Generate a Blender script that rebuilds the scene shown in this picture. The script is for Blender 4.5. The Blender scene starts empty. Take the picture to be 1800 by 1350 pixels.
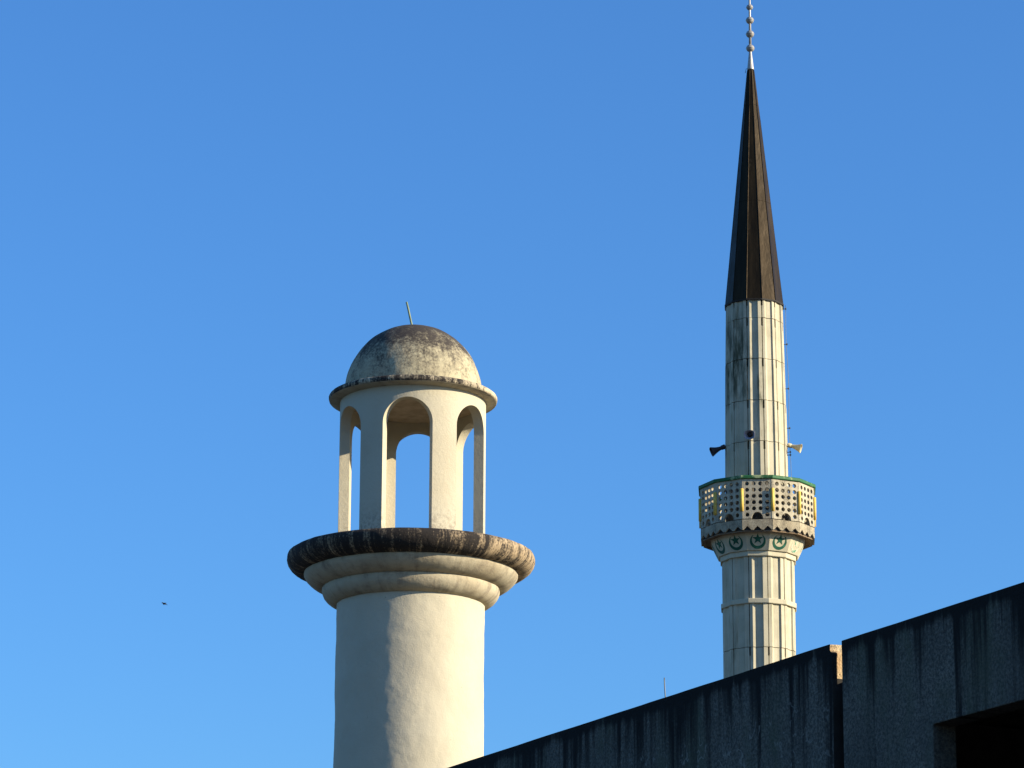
import bpy, bmesh, math, random
from mathutils import Vector, Matrix, noise

R = math.radians
random.seed(7)
SC = bpy.context.scene
COL = SC.collection

# ------------------------------------------------------------------ camera, sky, sun, exposure
CAM = Vector((0.0, 0.0, 1.6))
PITCH, ROLL, FPX = R(15.5), 0.0045, 6000.0          # focal length in pixels of the 1800 px wide photo
cam = bpy.data.cameras.new("camera")
cam.sensor_width = 36.0
cam.lens = 36.0 * FPX / 1800.0
cam.clip_start, cam.clip_end = 0.1, 5000.0
cam_ob = bpy.data.objects.new("camera", cam)
COL.objects.link(cam_ob)
MR = Matrix.Rotation(R(90) + PITCH, 3, 'X') @ Matrix.Rotation(ROLL, 3, 'Z')
cam_ob.matrix_world = Matrix.Translation(CAM) @ MR.to_4x4()
SC.camera = cam_ob

SUN_BEARING, SUN_ELEV = 105.0, 18.0                 # bearing clockwise from +Y (the view direction)
world = bpy.data.worlds.new("World")
SC.world = world
world.use_nodes = True
wn = world.node_tree
bg = wn.nodes["Background"]
sky = wn.nodes.new("ShaderNodeTexSky")
sky.sky_type = 'NISHITA'
sky.sun_disc = False
sky.sun_elevation = R(SUN_ELEV)
sky.sun_rotation = R(SUN_BEARING)
sky.air_density, sky.dust_density, sky.ozone_density = 1.2, 0.6, 10.0
wn.links.new(sky.outputs[0], bg.inputs[0])
bg.inputs[1].default_value = 0.118

sun = bpy.data.lights.new("sun", 'SUN')
sun.energy = 5.0
sun.angle = R(0.53)
sun.color = (1.0, 0.87, 0.66)
sun_ob = bpy.data.objects.new("sun", sun)
COL.objects.link(sun_ob)
sd = Vector((math.sin(R(SUN_BEARING)) * math.cos(R(SUN_ELEV)),
             math.cos(R(SUN_BEARING)) * math.cos(R(SUN_ELEV)), math.sin(R(SUN_ELEV))))
sun_ob.rotation_euler = sd.to_track_quat('Z', 'Y').to_euler()
sun_ob.location = (60, -20, 60)

vs = SC.view_settings
vs.view_transform = 'Standard'
vs.look = 'None'
vs.gamma = 1.0
vs.exposure = 0.91
vs.use_curve_mapping = False
SC.cycles.max_bounces = 8
SC.cycles.diffuse_bounces = 5

# ------------------------------------------------------------------ measuring helpers (photo pixels -> metres)
def ray(px, py):
    v = Vector(((px - 900.0) / FPX, -(py - 675.0) / FPX, -1.0))
    return (MR @ v).normalized()

def project(P):
    q = MR.transposed() @ (Vector(P) - CAM)
    return (900 + FPX * q.x / -q.z, 675 - FPX * q.y / -q.z, -q.z)

def at_height(px, py, z):
    d = ray(px, py)
    return CAM + d * ((z - CAM.z) / d.z)

def at_distance(px, py, D):
    d = ray(px, py)
    return CAM + d * (D / math.hypot(d.x, d.y))

class Axis:
    """a vertical axis standing D metres away through photo pixel px, py"""
    def __init__(self, px, py, D):
        p = at_distance(px, py, D)
        self.x, self.y, self.D = p.x, p.y, D
        self.to_cam = Vector((-p.x, -p.y, 0)).normalized()
        self.rot = math.atan2(self.to_cam.x, -self.to_cam.y)    # turns local -Y towards the camera
    def depth(self, z):
        return project((self.x, self.y, z))[2]
    def level(self, py, rpx, front=True):
        """(radius, height) of a ring whose nearest point (or centre plane) shows at row py with half width rpx"""
        z = 10.0
        for _ in range(12):
            r = rpx * self.depth(z) / FPX
            off = self.to_cam * (r if front else 0)
            lo, hi = -40.0, 120.0
            for _ in range(50):
                m = (lo + hi) / 2
                if project((self.x + off.x, self.y + off.y, m))[1] > py: lo = m
                else: hi = m
            z = (lo + hi) / 2
        return r, z

# ------------------------------------------------------------------ mesh helpers
class MB:
    def __init__(self):
        self.v, self.f, self.s = [], [], []
    def add(self, vs_, fs, smooth=False):
        b = len(self.v)
        self.v += [tuple(p) for p in vs_]
        self.f += [tuple(i + b for i in f) for f in fs]
        self.s += [smooth] * len(fs)
    def box(self, c, s, rz=0.0):
        cx, cy, cz = c; hx, hy, hz = s[0] / 2, s[1] / 2, s[2] / 2
        co, si = math.cos(rz), math.sin(rz)
        vs_ = []
        for dz in (-hz, hz):
            for dx, dy in ((-hx, -hy), (hx, -hy), (hx, hy), (-hx, hy)):
                vs_.append((cx + dx * co - dy * si, cy + dx * si + dy * co, cz + dz))
        self.add(vs_, [(3, 2, 1, 0), (4, 5, 6, 7), (0, 1, 5, 4), (1, 2, 6, 5), (2, 3, 7, 6), (3, 0, 4, 7)])
    def lathe(self, prof, n=64, smooth=True, phase=0.0, cap_bottom=False, cap_top=False, wob=None):
        vs_, fs = [], []
        for (r, z) in prof:
            for i in range(n):
                a = phase + 2 * math.pi * i / n
                rr = r + (wob(a, z, r) if wob else 0.0)
                vs_.append((rr * math.sin(a), -rr * math.cos(a), z))
        for j in range(len(prof) - 1):
            for i in range(n):
                k = (i + 1) % n
                fs.append((j * n + i, j * n + k, (j + 1) * n + k, (j + 1) * n + i))
        self.add(vs_, fs, smooth)
        b = len(self.v) - len(vs_)
        if cap_bottom: self.f.append(tuple(b + i for i in reversed(range(n)))); self.s.append(False)
        if cap_top: self.f.append(tuple(b + (len(prof) - 1) * n + i for i in range(n))); self.s.append(False)
    def tube(self, pts, r, n=8, r1=None):
        pts = [Vector(p) for p in pts]
        vs_, fs = [], []
        m = len(pts)
        for i, p in enumerate(pts):
            t = (pts[min(i + 1, m - 1)] - pts[max(i - 1, 0)]).normalized()
            u = t.cross(Vector((0, 0, 1)) if abs(t.z) < 0.9 else Vector((1, 0, 0))).normalized()
            w = t.cross(u)
            rr = r if r1 is None else r + (r1 - r) * i / (m - 1)
            for k in range(n):
                a = 2 * math.pi * k / n
                vs_.append(p + (u * math.cos(a) + w * math.sin(a)) * rr)
        for i in range(m - 1):
            for k in range(n):
                l = (k + 1) % n
                fs.append((i * n + k, i * n + l, (i + 1) * n + l, (i + 1) * n + k))
        fs.append(tuple(reversed(range(n))))
        fs.append(tuple((m - 1) * n + k for k in range(n)))
        self.add(vs_, fs, True)
    def mesh(self, name, mat):
        me = bpy.data.meshes.new(name)
        me.from_pydata(self.v, [], self.f)
        me.polygons.foreach_set("use_smooth", self.s)
        me.materials.append(mat)
        bm = bmesh.new(); bm.from_mesh(me)
        bmesh.ops.recalc_face_normals(bm, faces=bm.faces)
        bm.to_mesh(me); bm.free()
        me.update()
        return me
    def build(self, name, mat, parent=None, bevel=0.0):
        return place(name, self.mesh(name, mat), parent, bevel=bevel)

def place(name, me, parent=None, rz=0.0, loc=(0, 0, 0), bevel=0.0):
    o = bpy.data.objects.new(name, me)
    COL.objects.link(o)
    if parent: o.parent = parent
    o.location = loc
    o.rotation_euler = (0, 0, rz)
    if bevel:
        b = o.modifiers.new("bevel", 'BEVEL'); b.width = bevel; b.segments = 2; b.limit_method = 'ANGLE'; b.angle_limit = R(35)
    return o

def tag(o, label, cat, group=None):
    o["label"] = label; o["category"] = cat
    if group: o["group"] = group
    return o

def thing(name, label, cat, loc=(0, 0, 0), rz=0.0, group=None):
    o = bpy.data.objects.new(name, None)
    COL.objects.link(o)
    o.location = loc; o.rotation_euler = (0, 0, rz)
    o.empty_display_size = 0.3
    return tag(o, label, cat, group)

# ------------------------------------------------------------------ material helpers
class NT:
    def __init__(self, name, rough=0.8, metal=0.0, spec=0.3):
        self.m = bpy.data.materials.new(name)
        self.m.use_nodes = True
        self.t = self.m.node_tree
        self.b = self.t.nodes["Principled BSDF"]
        self.b.inputs["Roughness"].default_value = rough
        self.b.inputs["Metallic"].default_value = metal
        self.b.inputs["Specular IOR Level"].default_value = spec
        self.geo = self.t.nodes.new("ShaderNodeNewGeometry")
        self.pos = self.geo.outputs["Position"]
    def n(self, k): return self.t.nodes.new(k)
    def l(self, a, b): self.t.links.new(a, b)
    def noise(self, scale, detail=4, rough=0.55, squash=(1, 1, 1), off=(0, 0, 0), vec=None):
        mp = self.n("ShaderNodeMapping")
        mp.inputs["Scale"].default_value = squash
        mp.inputs["Location"].default_value = off
        self.l(vec or self.pos, mp.inputs["Vector"])
        x = self.n("ShaderNodeTexNoise")
        x.inputs["Scale"].default_value = scale
        x.inputs["Detail"].default_value = detail
        x.inputs["Roughness"].default_value = rough
        self.l(mp.outputs[0], x.inputs["Vector"])
        return x.outputs[0]
    def ramp(self, fac, a, b, lo=0.0, hi=1.0):
        x = self.n("ShaderNodeMapRange")
        x.interpolation_type = 'SMOOTHSTEP'
        for i, v in enumerate((a, b, lo, hi)): x.inputs[i + 1].default_value = v
        self.l(fac, x.inputs[0])
        return x.outputs[0]
    def math(self, op, a, b=None):
        x = self.n("ShaderNodeMath"); x.operation = op
        for i, v in enumerate((a, b)):
            if v is None: continue
            if isinstance(v, (int, float)): x.inputs[i].default_value = v
            else: self.l(v, x.inputs[i])
        x.use_clamp = op in ('ADD', 'MULTIPLY') and False
        return x.outputs[0]
    def sep(self, vec=None):
        x = self.n("ShaderNodeSeparateXYZ"); self.l(vec or self.pos, x.inputs[0]); return x.outputs
    def mix(self, fac, a, b):
        x = self.n("ShaderNodeMix"); x.data_type = 'RGBA'
        if isinstance(fac, (int, float)): x.inputs[0].default_value = fac
        else: self.l(fac, x.inputs[0])
        for i, v in ((6, a), (7, b)):
            if isinstance(v, tuple): x.inputs[i].default_value = (*v, 1)
            else: self.l(v, x.inputs[i])
        return x.outputs[2]
    def color(self, c):
        if isinstance(c, tuple): self.b.inputs["Base Color"].default_value = (*c, 1)
        else: self.l(c, self.b.inputs["Base Color"])
    def bump(self, h, dist, strength=1.0, prev=None):
        x = self.n("ShaderNodeBump")
        x.inputs["Strength"].default_value = strength
        x.inputs["Distance"].default_value = dist
        self.l(h, x.inputs["Height"])
        if prev is not None: self.l(prev, x.inputs["Normal"])
        self.l(x.outputs[0], self.b.inputs["Normal"])
        return x.outputs[0]
    def radial(self, ax, ang_scale, z_scale):
        """coordinates that run round a vertical axis, for streaks on round things"""
        s = self.sep()
        dx = self.math('SUBTRACT', s[0], ax.x); dy = self.math('SUBTRACT', s[1], ax.y)
        a = self.math('ARCTAN2', dx, dy)
        c = self.n("ShaderNodeCombineXYZ")
        self.l(self.math('MULTIPLY', self.math('SINE', a), ang_scale), c.inputs[0])
        self.l(self.math('MULTIPLY', self.math('COSINE', a), ang_scale), c.inputs[1])
        self.l(self.math('MULTIPLY', s[2], z_scale), c.inputs[2])
        return c.outputs[0]

# ------------------------------------------------------------------ axes
TA = Axis(724.5, 850, 55.0)       # domed tower
MA = Axis(1330.5, 850, 105.0)     # slender minaret

def tl(y, r, front=False): return TA.level(y, r, front)
def ml(y, r, front=True): return MA.level(y, r, front)

# ------------------------------------------------------------------ materials
def mat_plaster():
    k = NT("cream_plaster", 0.85)
    big = k.noise(0.9, 5, 0.6)
    fine = k.noise(9.0, 5, 0.65)
    c = k.mix(k.ramp(big, 0.35, 0.7), (0.475, 0.43, 0.315), (0.44, 0.395, 0.285))
    c = k.mix(k.ramp(fine, 0.62, 0.8, 0, 0.35), c, (0.40, 0.35, 0.26))
    pits = k.noise(26.0, 2, 0.5)
    c = k.mix(k.ramp(pits, 0.74, 0.78, 0, 0.55), c, (0.12, 0.10, 0.08))
    k.color(c)
    a = k.bump(k.noise(9.0, 6, 0.65), 0.012, 0.5)
    k.bump(k.noise(42.0, 5, 0.75), 0.010, 0.5, a)
    return k.m

def mat_arcade(z_top, z_bot):
    k = NT("cream_lantern_plaster", 0.85)
    fine = k.noise(11.0, 5, 0.65)
    c = k.mix(k.ramp(k.noise(1.2, 4), 0.35, 0.7), (0.475, 0.43, 0.312), (0.44, 0.39, 0.275))
    c = k.mix(k.ramp(fine, 0.62, 0.8, 0, 0.4), c, (0.38, 0.33, 0.25))
    z = k.sep()[2]
    low = k.math('MULTIPLY', k.ramp(z, z_bot + 0.75, z_bot, 0, 1), k.ramp(k.noise(14, 6, 0.7), 0.42, 0.62))
    c = k.mix(k.math('MULTIPLY', low, 0.7), c, (0.16, 0.13, 0.10))
    k.color(c)
    a = k.bump(k.noise(14.0, 6, 0.65), 0.018, 0.5)
    k.bump(k.noise(70.0, 4, 0.7), 0.006, 0.6, a)
    return k.m

def mat_dome(z0, z1):
    k = NT("mould_stained_dome_render", 0.9)
    z = k.sep()[2]
    h = k.ramp(z, z0, z1)
    base = k.mix(k.ramp(k.noise(3.0, 5, 0.6), 0.35, 0.65), (0.46, 0.405, 0.26), (0.36, 0.31, 0.20))
    streak = k.noise(1.0, 6, 0.65, vec=k.radial(TA, 9.0, 1.1))
    speck = k.noise(24.0, 6, 0.75)
    blot = k.noise(4.0, 6, 0.7)
    # the black growth is thickest at the crown and runs down in streaks
    s = k.math('ADD', k.math('MULTIPLY', h, 0.36), k.math('MULTIPLY', streak, 0.30))
    s = k.math('ADD', s, k.math('MULTIPLY', speck, 0.75))
    s = k.math('ADD', s, k.math('MULTIPLY', blot, 0.75))
    m = k.ramp(s, 0.82, 1.24)
    c = k.mix(m, base, (0.045, 0.037, 0.030))
    k.color(c)
    a = k.bump(k.noise(9.0, 6, 0.65), 0.02, 0.5)
    k.bump(speck, 0.012, 0.6, a)
    return k.m

def mat_mouldy(name, amount, base=(0.48, 0.40, 0.28), ang=26.0, dry=0.10):
    k = NT(name, 0.92)
    streak = k.noise(1.0, 6, 0.7, vec=k.radial(TA, ang, 1.5))
    blot = k.noise(3.2, 6, 0.7)
    speck = k.noise(30.0, 5, 0.75)
    s = k.math('ADD', k.math('MULTIPLY', streak, 0.62), k.math('MULTIPLY', blot, 0.36))
    s = k.math('ADD', s, k.math('MULTIPLY', speck, 0.37))
    # the growth thins out towards the drier right-hand side
    sx = k.sep()
    az = k.math('ARCTAN2', k.math('SUBTRACT', sx[0], TA.x), k.math('SUBTRACT', TA.y, sx[1]))
    s = k.math('SUBTRACT', s, k.ramp(az, R(15), R(60), 0, dry))
    m = k.ramp(s, 0.80 - amount, 0.98 - amount)
    c = k.mix(m, base, (0.022, 0.018, 0.015))
    k.color(c)
    a = k.bump(k.noise(1.0, 6, 0.7, vec=k.radial(TA, ang * 0.7, 5.0)), 0.03, 0.5)
    k.bump(speck, 0.01, 0.6, a)
    return k.m

def mat_moulding():
    k = NT("grubby_moulding_plaster", 0.88)
    n1 = k.noise(5.0, 6, 0.7); n2 = k.noise(1.0, 5, 0.65, vec=k.radial(TA, 12.0, 0.8))
    c = k.mix(k.ramp(k.noise(1.5, 4), 0.35, 0.7), (0.44, 0.385, 0.265), (0.37, 0.31, 0.205))
    m = k.ramp(k.math('ADD', k.math('MULTIPLY', n1, 0.6), k.math('MULTIPLY', n2, 0.5)), 0.50, 0.78, 0, 0.8)
    c = k.mix(m, c, (0.15, 0.12, 0.09))
    k.color(c)
    a = k.bump(k.noise(8.0, 6, 0.65), 0.02, 0.5)
    k.bump(k.noise(50.0, 4, 0.7), 0.006, 0.6, a)
    return k.m

def mat_minaret(za, zb):
    k = NT("weathered_precast_concrete", 0.82)
    z = k.sep()[2]
    streak = k.noise(3.2, 6, 0.65, squash=(1.6, 1.6, 0.10))
    blot = k.noise(1.7, 5, 0.6)
    c = k.mix(k.ramp(blot, 0.35, 0.68), (0.48, 0.435, 0.305), (0.40, 0.36, 0.245))
    c = k.mix(k.ramp(streak, 0.52, 0.74, 0, 0.75), c, (0.27, 0.245, 0.165))
    # drips and yellow green lichen film
    drip = k.noise(7.5, 5, 0.7, squash=(1, 1, 0.07), off=(8, 3, 2))
    c = k.mix(k.math('MULTIPLY', k.ramp(drip, 0.53, 0.66), k.ramp(k.noise(1.3, 4, 0.6, squash=(1, 1, 0.4), off=(1, 9, 4)), 0.42, 0.62, 0.15, 0.75)), c, (0.17, 0.155, 0.085))
    # green black algae, a growth on the left flank half way up the upper shaft and one narrow run in front
    sx = k.sep()
    az = k.math('ARCTAN2', k.math('SUBTRACT', sx[0], MA.x), k.math('SUBTRACT', MA.y, sx[1]))
    rag = k.math('MULTIPLY', k.math('SUBTRACT', k.noise(2.0, 5, 0.65, squash=(1, 1, 0.35), off=(3, 1, 7)), 0.5), 1.6)
    flank = k.math('MULTIPLY', k.ramp(k.math('ADD', az, rag), R(2), R(-28)), k.ramp(k.math('ADD', z, rag), za + 0.9, za + 1.7))
    flank = k.math('MULTIPLY', flank, k.ramp(k.math('ADD', z, rag), zb + 0.2, zb - 1.2))
    run = k.math('MULTIPLY', k.ramp(k.math('ABSOLUTE', k.math('SUBTRACT', az, R(5))), R(8), R(3)), k.ramp(k.math('ADD', z, rag), za + 0.7, za + 1.6))
    run = k.math('MULTIPLY', run, k.ramp(k.math('ADD', z, rag), zb - 0.9, zb - 2.4))
    al = k.math('MULTIPLY', k.math('MAXIMUM', flank, run), k.ramp(k.noise(5.5, 6, 0.72, squash=(1, 1, 0.16), off=(3, 1, 7)), 0.38, 0.62))
    c = k.mix(k.math('MULTIPLY', al, 0.88), c, (0.035, 0.042, 0.016))
    k.color(c)
    k.bump(k.noise(40.0, 5, 0.7), 0.008, 0.5)
    return k.m

def mat_plain(name, c, rough=0.8, metal=0.0, var=0.25, scale=6.0, bump=0.004, squash=(1, 1, 1), spec=0.3):
    k = NT(name, rough, metal, spec)
    n_ = k.noise(scale, 6, 0.65, squash=squash)
    k.color(k.mix(k.ramp(n_, 0.3, 0.75), tuple(x * (1 + var) for x in c), tuple(x * (1 - var) for x in c)))
    if bump: k.bump(k.noise(scale * 6, 4, 0.7), bump, 0.5)
    return k.m

def mat_spire():
    k = NT("dark_brown_roof_sheet", 0.46, 0.0, 0.19)
    k.b.inputs["Specular Tint"].default_value = (1.0, 0.74, 0.44, 1)
    st = k.noise(2.6, 6, 0.65, squash=(1.5, 1.5, 0.14))
    c = k.mix(k.ramp(st, 0.40, 0.66), (0.007, 0.005, 0.003), (0.018, 0.0125, 0.0065))
    scuff = k.noise(2.2, 7, 0.72, squash=(1, 1, 0.35), off=(5, 2, 1))
    c = k.mix(k.ramp(scuff, 0.60, 0.66, 0, 0.45), c, (0.070, 0.056, 0.036))
    k.color(c)
    k.l(k.ramp(scuff, 0.4, 0.65, 0.40, 0.58), k.b.inputs["Roughness"])
    k.bump(k.noise(1.4, 4, 0.55, squash=(1, 1, 0.5)), 0.07, 0.5)
    return k.m

def mat_patchy(name, paint, under, lo, hi, scale):
    k = NT(name, 0.6)
    n_ = k.noise(scale, 6, 0.7)
    c = k.mix(k.ramp(n_, lo, hi), paint, under)
    k.color(k.mix(k.ramp(k.noise(scale * 5, 4, 0.7), 0.35, 0.75, 0, 0.4), c, tuple(x * 0.5 for x in paint)))
    return k.m

def mat_wall(z_top, u):
    k = NT("streaked_dark_concrete", 0.95, spec=0.15)
    s = k.sep()
    # coordinate along the wall
    al = k.math('ADD', k.math('MULTIPLY', s[0], u.x), k.math('MULTIPLY', s[1], u.y))
    cb = k.n("ShaderNodeCombineXYZ"); k.l(al, cb.inputs[0]); k.l(s[2], cb.inputs[2])
    vec = cb.outputs[0]
    wide = k.noise(2.6, 6, 0.68, squash=(1, 1, 0.05), vec=vec)
    thin = k.noise(13.0, 5, 0.65, squash=(1, 1, 0.035), vec=vec, off=(4, 0, 2))
    grain = k.noise(58.0, 4, 0.75)
    blot = k.noise(2.2, 6, 0.65, vec=vec)
    d = k.ramp(s[2], z_top - 0.55, z_top - 0.01)
    edge = k.ramp(s[2], z_top - 0.10, z_top - 0.02)
    base = k.mix(k.ramp(blot, 0.35, 0.68), (0.205, 0.180, 0.138), (0.135, 0.122, 0.095))
    base = k.mix(k.ramp(grain, 0.36, 0.66), (0.060, 0.055, 0.046), base)
    base = k.mix(k.ramp(k.noise(1.6, 4, 0.6, squash=(1, 1, 0.5), vec=vec, off=(5, 0, 9)), 0.48, 0.66, 0, 0.6), base, (0.075, 0.085, 0.050))
    mid = k.noise(5.5, 5, 0.65, squash=(1, 1, 0.04), vec=vec, off=(1, 0, 6))
    # grime washed down from the top edge in streaks of uneven length
    g = k.math('ADD', k.math('MULTIPLY', wide, 0.75), k.math('MULTIPLY', thin, 0.55))
    g = k.math('ADD', g, k.math('MULTIPLY', mid, 0.70))
    g = k.math('ADD', g, k.math('MULTIPLY', d, 0.11))
    g = k.math('ADD', g, k.math('MULTIPLY', edge, 0.13))
    m = k.ramp(g, 0.985, 1.17)
    c = k.mix(m, base, (0.014, 0.012, 0.010))
    # pale worm-like scratches and flakes where the skin has come off
    wv = k.math('ABSOLUTE', k.math('SUBTRACT', k.noise(7.0, 2, 0.5, squash=(1.2, 1, 0.8), vec=vec, off=(9, 0, 3)), 0.5))
    ln = k.ramp(wv, 0.020, 0.007)
    seg = k.ramp(k.noise(6.0, 3, 0.6, vec=vec, off=(2, 0, 5)), 0.51, 0.56)
    fl = k.ramp(k.noise(16.0, 4, 0.6, vec=vec, off=(7, 0, 1)), 0.655, 0.69)
    zone = k.ramp(al, P1.x * u.x + P1.y * u.y + s_gap0 + 0.4, P1.x * u.x + P1.y * u.y + s_gap0 - 0.4)
    mu = k.math('MULTIPLY', k.ramp(s[2], z_top - 0.10, z_top - 0.45), k.math('MAXIMUM', k.math('MULTIPLY', ln, seg), fl))
    mu = k.math('MULTIPLY', mu, zone)
    c = k.mix(k.math('MULTIPLY', mu, 0.6), c, (0.26, 0.24, 0.20))
    k.color(c)
    a = k.bump(k.noise(6.0, 5, 0.6), 0.02, 0.5)
    k.bump(grain, 0.012, 0.9, a)
    return k.m

# levels used by several materials
dome_r, dome_z = tl(691, 120)
_, z_eave = tl(708.5, 147)
_, z_ledge_top = tl(974, 205)
M_PLASTER = mat_plaster()
M_ARCADE = mat_arcade(z_eave, z_ledge_top)
M_DOME = mat_dome(dome_z, dome_z + dome_r)
M_RIM = mat_mouldy("mould_black_rim", 0.275, base=(0.50, 0.42, 0.28), ang=13.0)
M_LEDGE = mat_mouldy("mould_black_ledge", 0.305, base=(0.40, 0.30, 0.18), ang=22.0, dry=0.095)
M_MOULD = mat_moulding()
M_SOFFIT = mat_plain("stained_soffit_plaster", (0.40, 0.32, 0.22), 0.9, var=0.2)
_, z_alg0 = ml(775, 54); _, z_alg1 = ml(560, 50)
M_PREC = mat_minaret(z_alg0, z_alg1 + 0.6)
M_CORE_SHADE = mat_plain("dark_mortar_and_shade", (0.03, 0.027, 0.022), 0.95)
def mat_grimy(name, c0, c1, dirt, scale, lo, hi):
    k = NT(name, 0.88)
    c = k.mix(k.ramp(k.noise(scale * 0.5, 4), 0.35, 0.65), c0, c1)
    a = k.noise(scale, 6, 0.72, squash=(1, 1, 0.45), off=(2, 4, 1)); b = k.noise(scale * 5, 5, 0.7)
    m = k.ramp(k.math('ADD', k.math('MULTIPLY', a, 0.65), k.math('MULTIPLY', b, 0.45)), lo, hi, 0, 0.85)
    k.color(k.mix(m, c, dirt))
    k.bump(k.noise(scale * 9, 4, 0.7), 0.01, 0.6)
    return k.m
M_FRET = mat_grimy("pierced_screen_concrete", (0.46, 0.41, 0.29), (0.40, 0.35, 0.245), (0.11, 0.095, 0.065), 4.0, 0.50, 0.74)
M_SHADED = mat_plain("shade_painted_concrete", (0.09, 0.08, 0.06), 0.9, var=0.35, scale=4)
M_BAND = mat_grimy("fascia_concrete", (0.40, 0.35, 0.235), (0.34, 0.285, 0.185), (0.09, 0.075, 0.052), 4.5, 0.47, 0.72)
M_CORBEL = mat_plain("corbel_concrete", (0.46, 0.415, 0.285), 0.85, var=0.14, scale=3, bump=0.008, squash=(1, 1, 0.4))
M_SLAB = mat_plain("brown_balcony_underside", (0.17, 0.12, 0.072), 0.9, var=0.3)
M_GREEN = mat_patchy("flaking_green_rail_paint", (0.018, 0.115, 0.035), (0.36, 0.42, 0.20), 0.54, 0.66, 3.0)
M_YELLOW = mat_plain("yellow_post_paint", (0.62, 0.42, 0.08), 0.6, var=0.15, scale=8)
M_EMBLEM = mat_patchy("green_emblem_paint", (0.008, 0.082, 0.048), (0.03, 0.17, 0.10), 0.48, 0.66, 6.0)
M_FADED = mat_patchy("worn_green_emblem_paint", (0.06, 0.26, 0.15), (0.58, 0.53, 0.39), 0.40, 0.47, 7.0)
M_SPIRE = mat_spire()
M_SEAM_SHADE = mat_plain("dark_seam_and_notch_shade", (0.018, 0.015, 0.012), 0.7)
M_FINIAL = mat_plain("grey_painted_finial", (0.34, 0.325, 0.29), 0.42, metal=0.35, var=0.2, scale=9, bump=0)
M_STEEL = mat_plain("dull_galvanised_steel", (0.14, 0.15, 0.14), 0.6, metal=0.4, bump=0)
M_ROD = mat_plain("verdigris_rod", (0.16, 0.20, 0.12), 0.6, bump=0)
M_HORN = mat_plain("cream_horn_plastic", (0.50, 0.43, 0.25), 0.5, var=0.1, bump=0)
M_HORND = mat_plain("dark_horn_plastic", (0.035, 0.028, 0.03), 0.5, var=0.15, bump=0)
M_HORNG = mat_plain("grey_horn_plastic", (0.30, 0.29, 0.33), 0.5, var=0.1, bump=0)
M_BIRD = mat_plain("dark_feathers", (0.03, 0.028, 0.028), 0.8, bump=0)
M_GROUND = mat_plain("asphalt_and_dust", (0.055, 0.052, 0.048), 0.95, var=0.25, scale=0.4, bump=0.01)
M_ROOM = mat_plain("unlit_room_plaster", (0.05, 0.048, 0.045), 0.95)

# ------------------------------------------------------------------ ground
g = MB()
g.add([(-3000, -3000, 0), (3000, -3000, 0), (3000, 3000, 0), (-3000, 3000, 0)], [(0, 1, 2, 3)])
go = g.build("ground", M_GROUND)
go["kind"] = "structure"

# ------------------------------------------------------------------ concrete building at the lower right
H_TOP = 5.55
P1, P2 = at_height(785, 1350, H_TOP), at_height(1800, 1022, H_TOP)
U = (P2 - P1); U.z = 0; U.normalize()                  # along the wall, towards the viewer
NB = Vector((U.y, -U.x, 0))                            # wall normal
if NB.dot(Vector((0, 0, 0)) - Vector((P1.x, P1.y, 0))) > 0: NB = -NB   # NB now points away from the camera: into the building

def on_wall(px, py, depth=0.0):
    """(distance along the wall, height) of the wall-face point behind a photo pixel"""
    d = ray(px, py)
    o = Vector((P1.x, P1.y, 0)) + NB * depth
    t = (o - Vector((CAM.x, CAM.y, 0))).dot(NB) / Vector((d.x, d.y, 0)).dot(NB)
    p = CAM + d * t
    return (p - P1).dot(U), p.z

s_gap0, z_gap0 = on_wall(1462.0, 1132)
s_gap1, z_gap1 = on_wall(1478.5, 1127)
s_open, z_open = on_wall(1640, 1273)
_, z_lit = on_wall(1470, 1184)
gap = s_gap1 - s_gap0
THK = 0.155
M_WALL = mat_wall(H_TOP, U)
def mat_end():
    """raw broken concrete of the panel's end; the shadow on its front is painted in as a dark strip"""
    k = NT("raw_concrete_with_shade", 0.95, spec=0.15)
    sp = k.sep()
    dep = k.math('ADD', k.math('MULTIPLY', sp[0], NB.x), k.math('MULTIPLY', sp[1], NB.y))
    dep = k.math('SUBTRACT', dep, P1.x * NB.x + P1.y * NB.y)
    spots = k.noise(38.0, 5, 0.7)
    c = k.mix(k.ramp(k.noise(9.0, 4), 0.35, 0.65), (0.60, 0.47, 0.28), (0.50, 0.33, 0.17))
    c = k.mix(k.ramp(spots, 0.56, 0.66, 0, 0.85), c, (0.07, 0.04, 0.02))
    rim = k.math('MULTIPLY', k.ramp(dep, 0.040, 0.028), k.ramp(sp[2], H_TOP - 0.035, H_TOP - 0.055))  # dark strip painted in for the shadow on the front of the end
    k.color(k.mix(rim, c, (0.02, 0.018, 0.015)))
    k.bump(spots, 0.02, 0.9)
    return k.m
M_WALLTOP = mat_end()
bld = thing("concrete_building", "dark streaked concrete building with a split wall and black opening, in the lower right foreground",
            "building", (P1.x, P1.y, 0))
bld.rotation_euler = (0, 0, math.atan2(U.y, U.x))
# local axes: +X along the wall towards the viewer; the inside of the building is at local y of this sign
INY = 1.0 if NB.dot(Vector((-U.y, U.x, 0))) > 0 else -1.0

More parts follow.
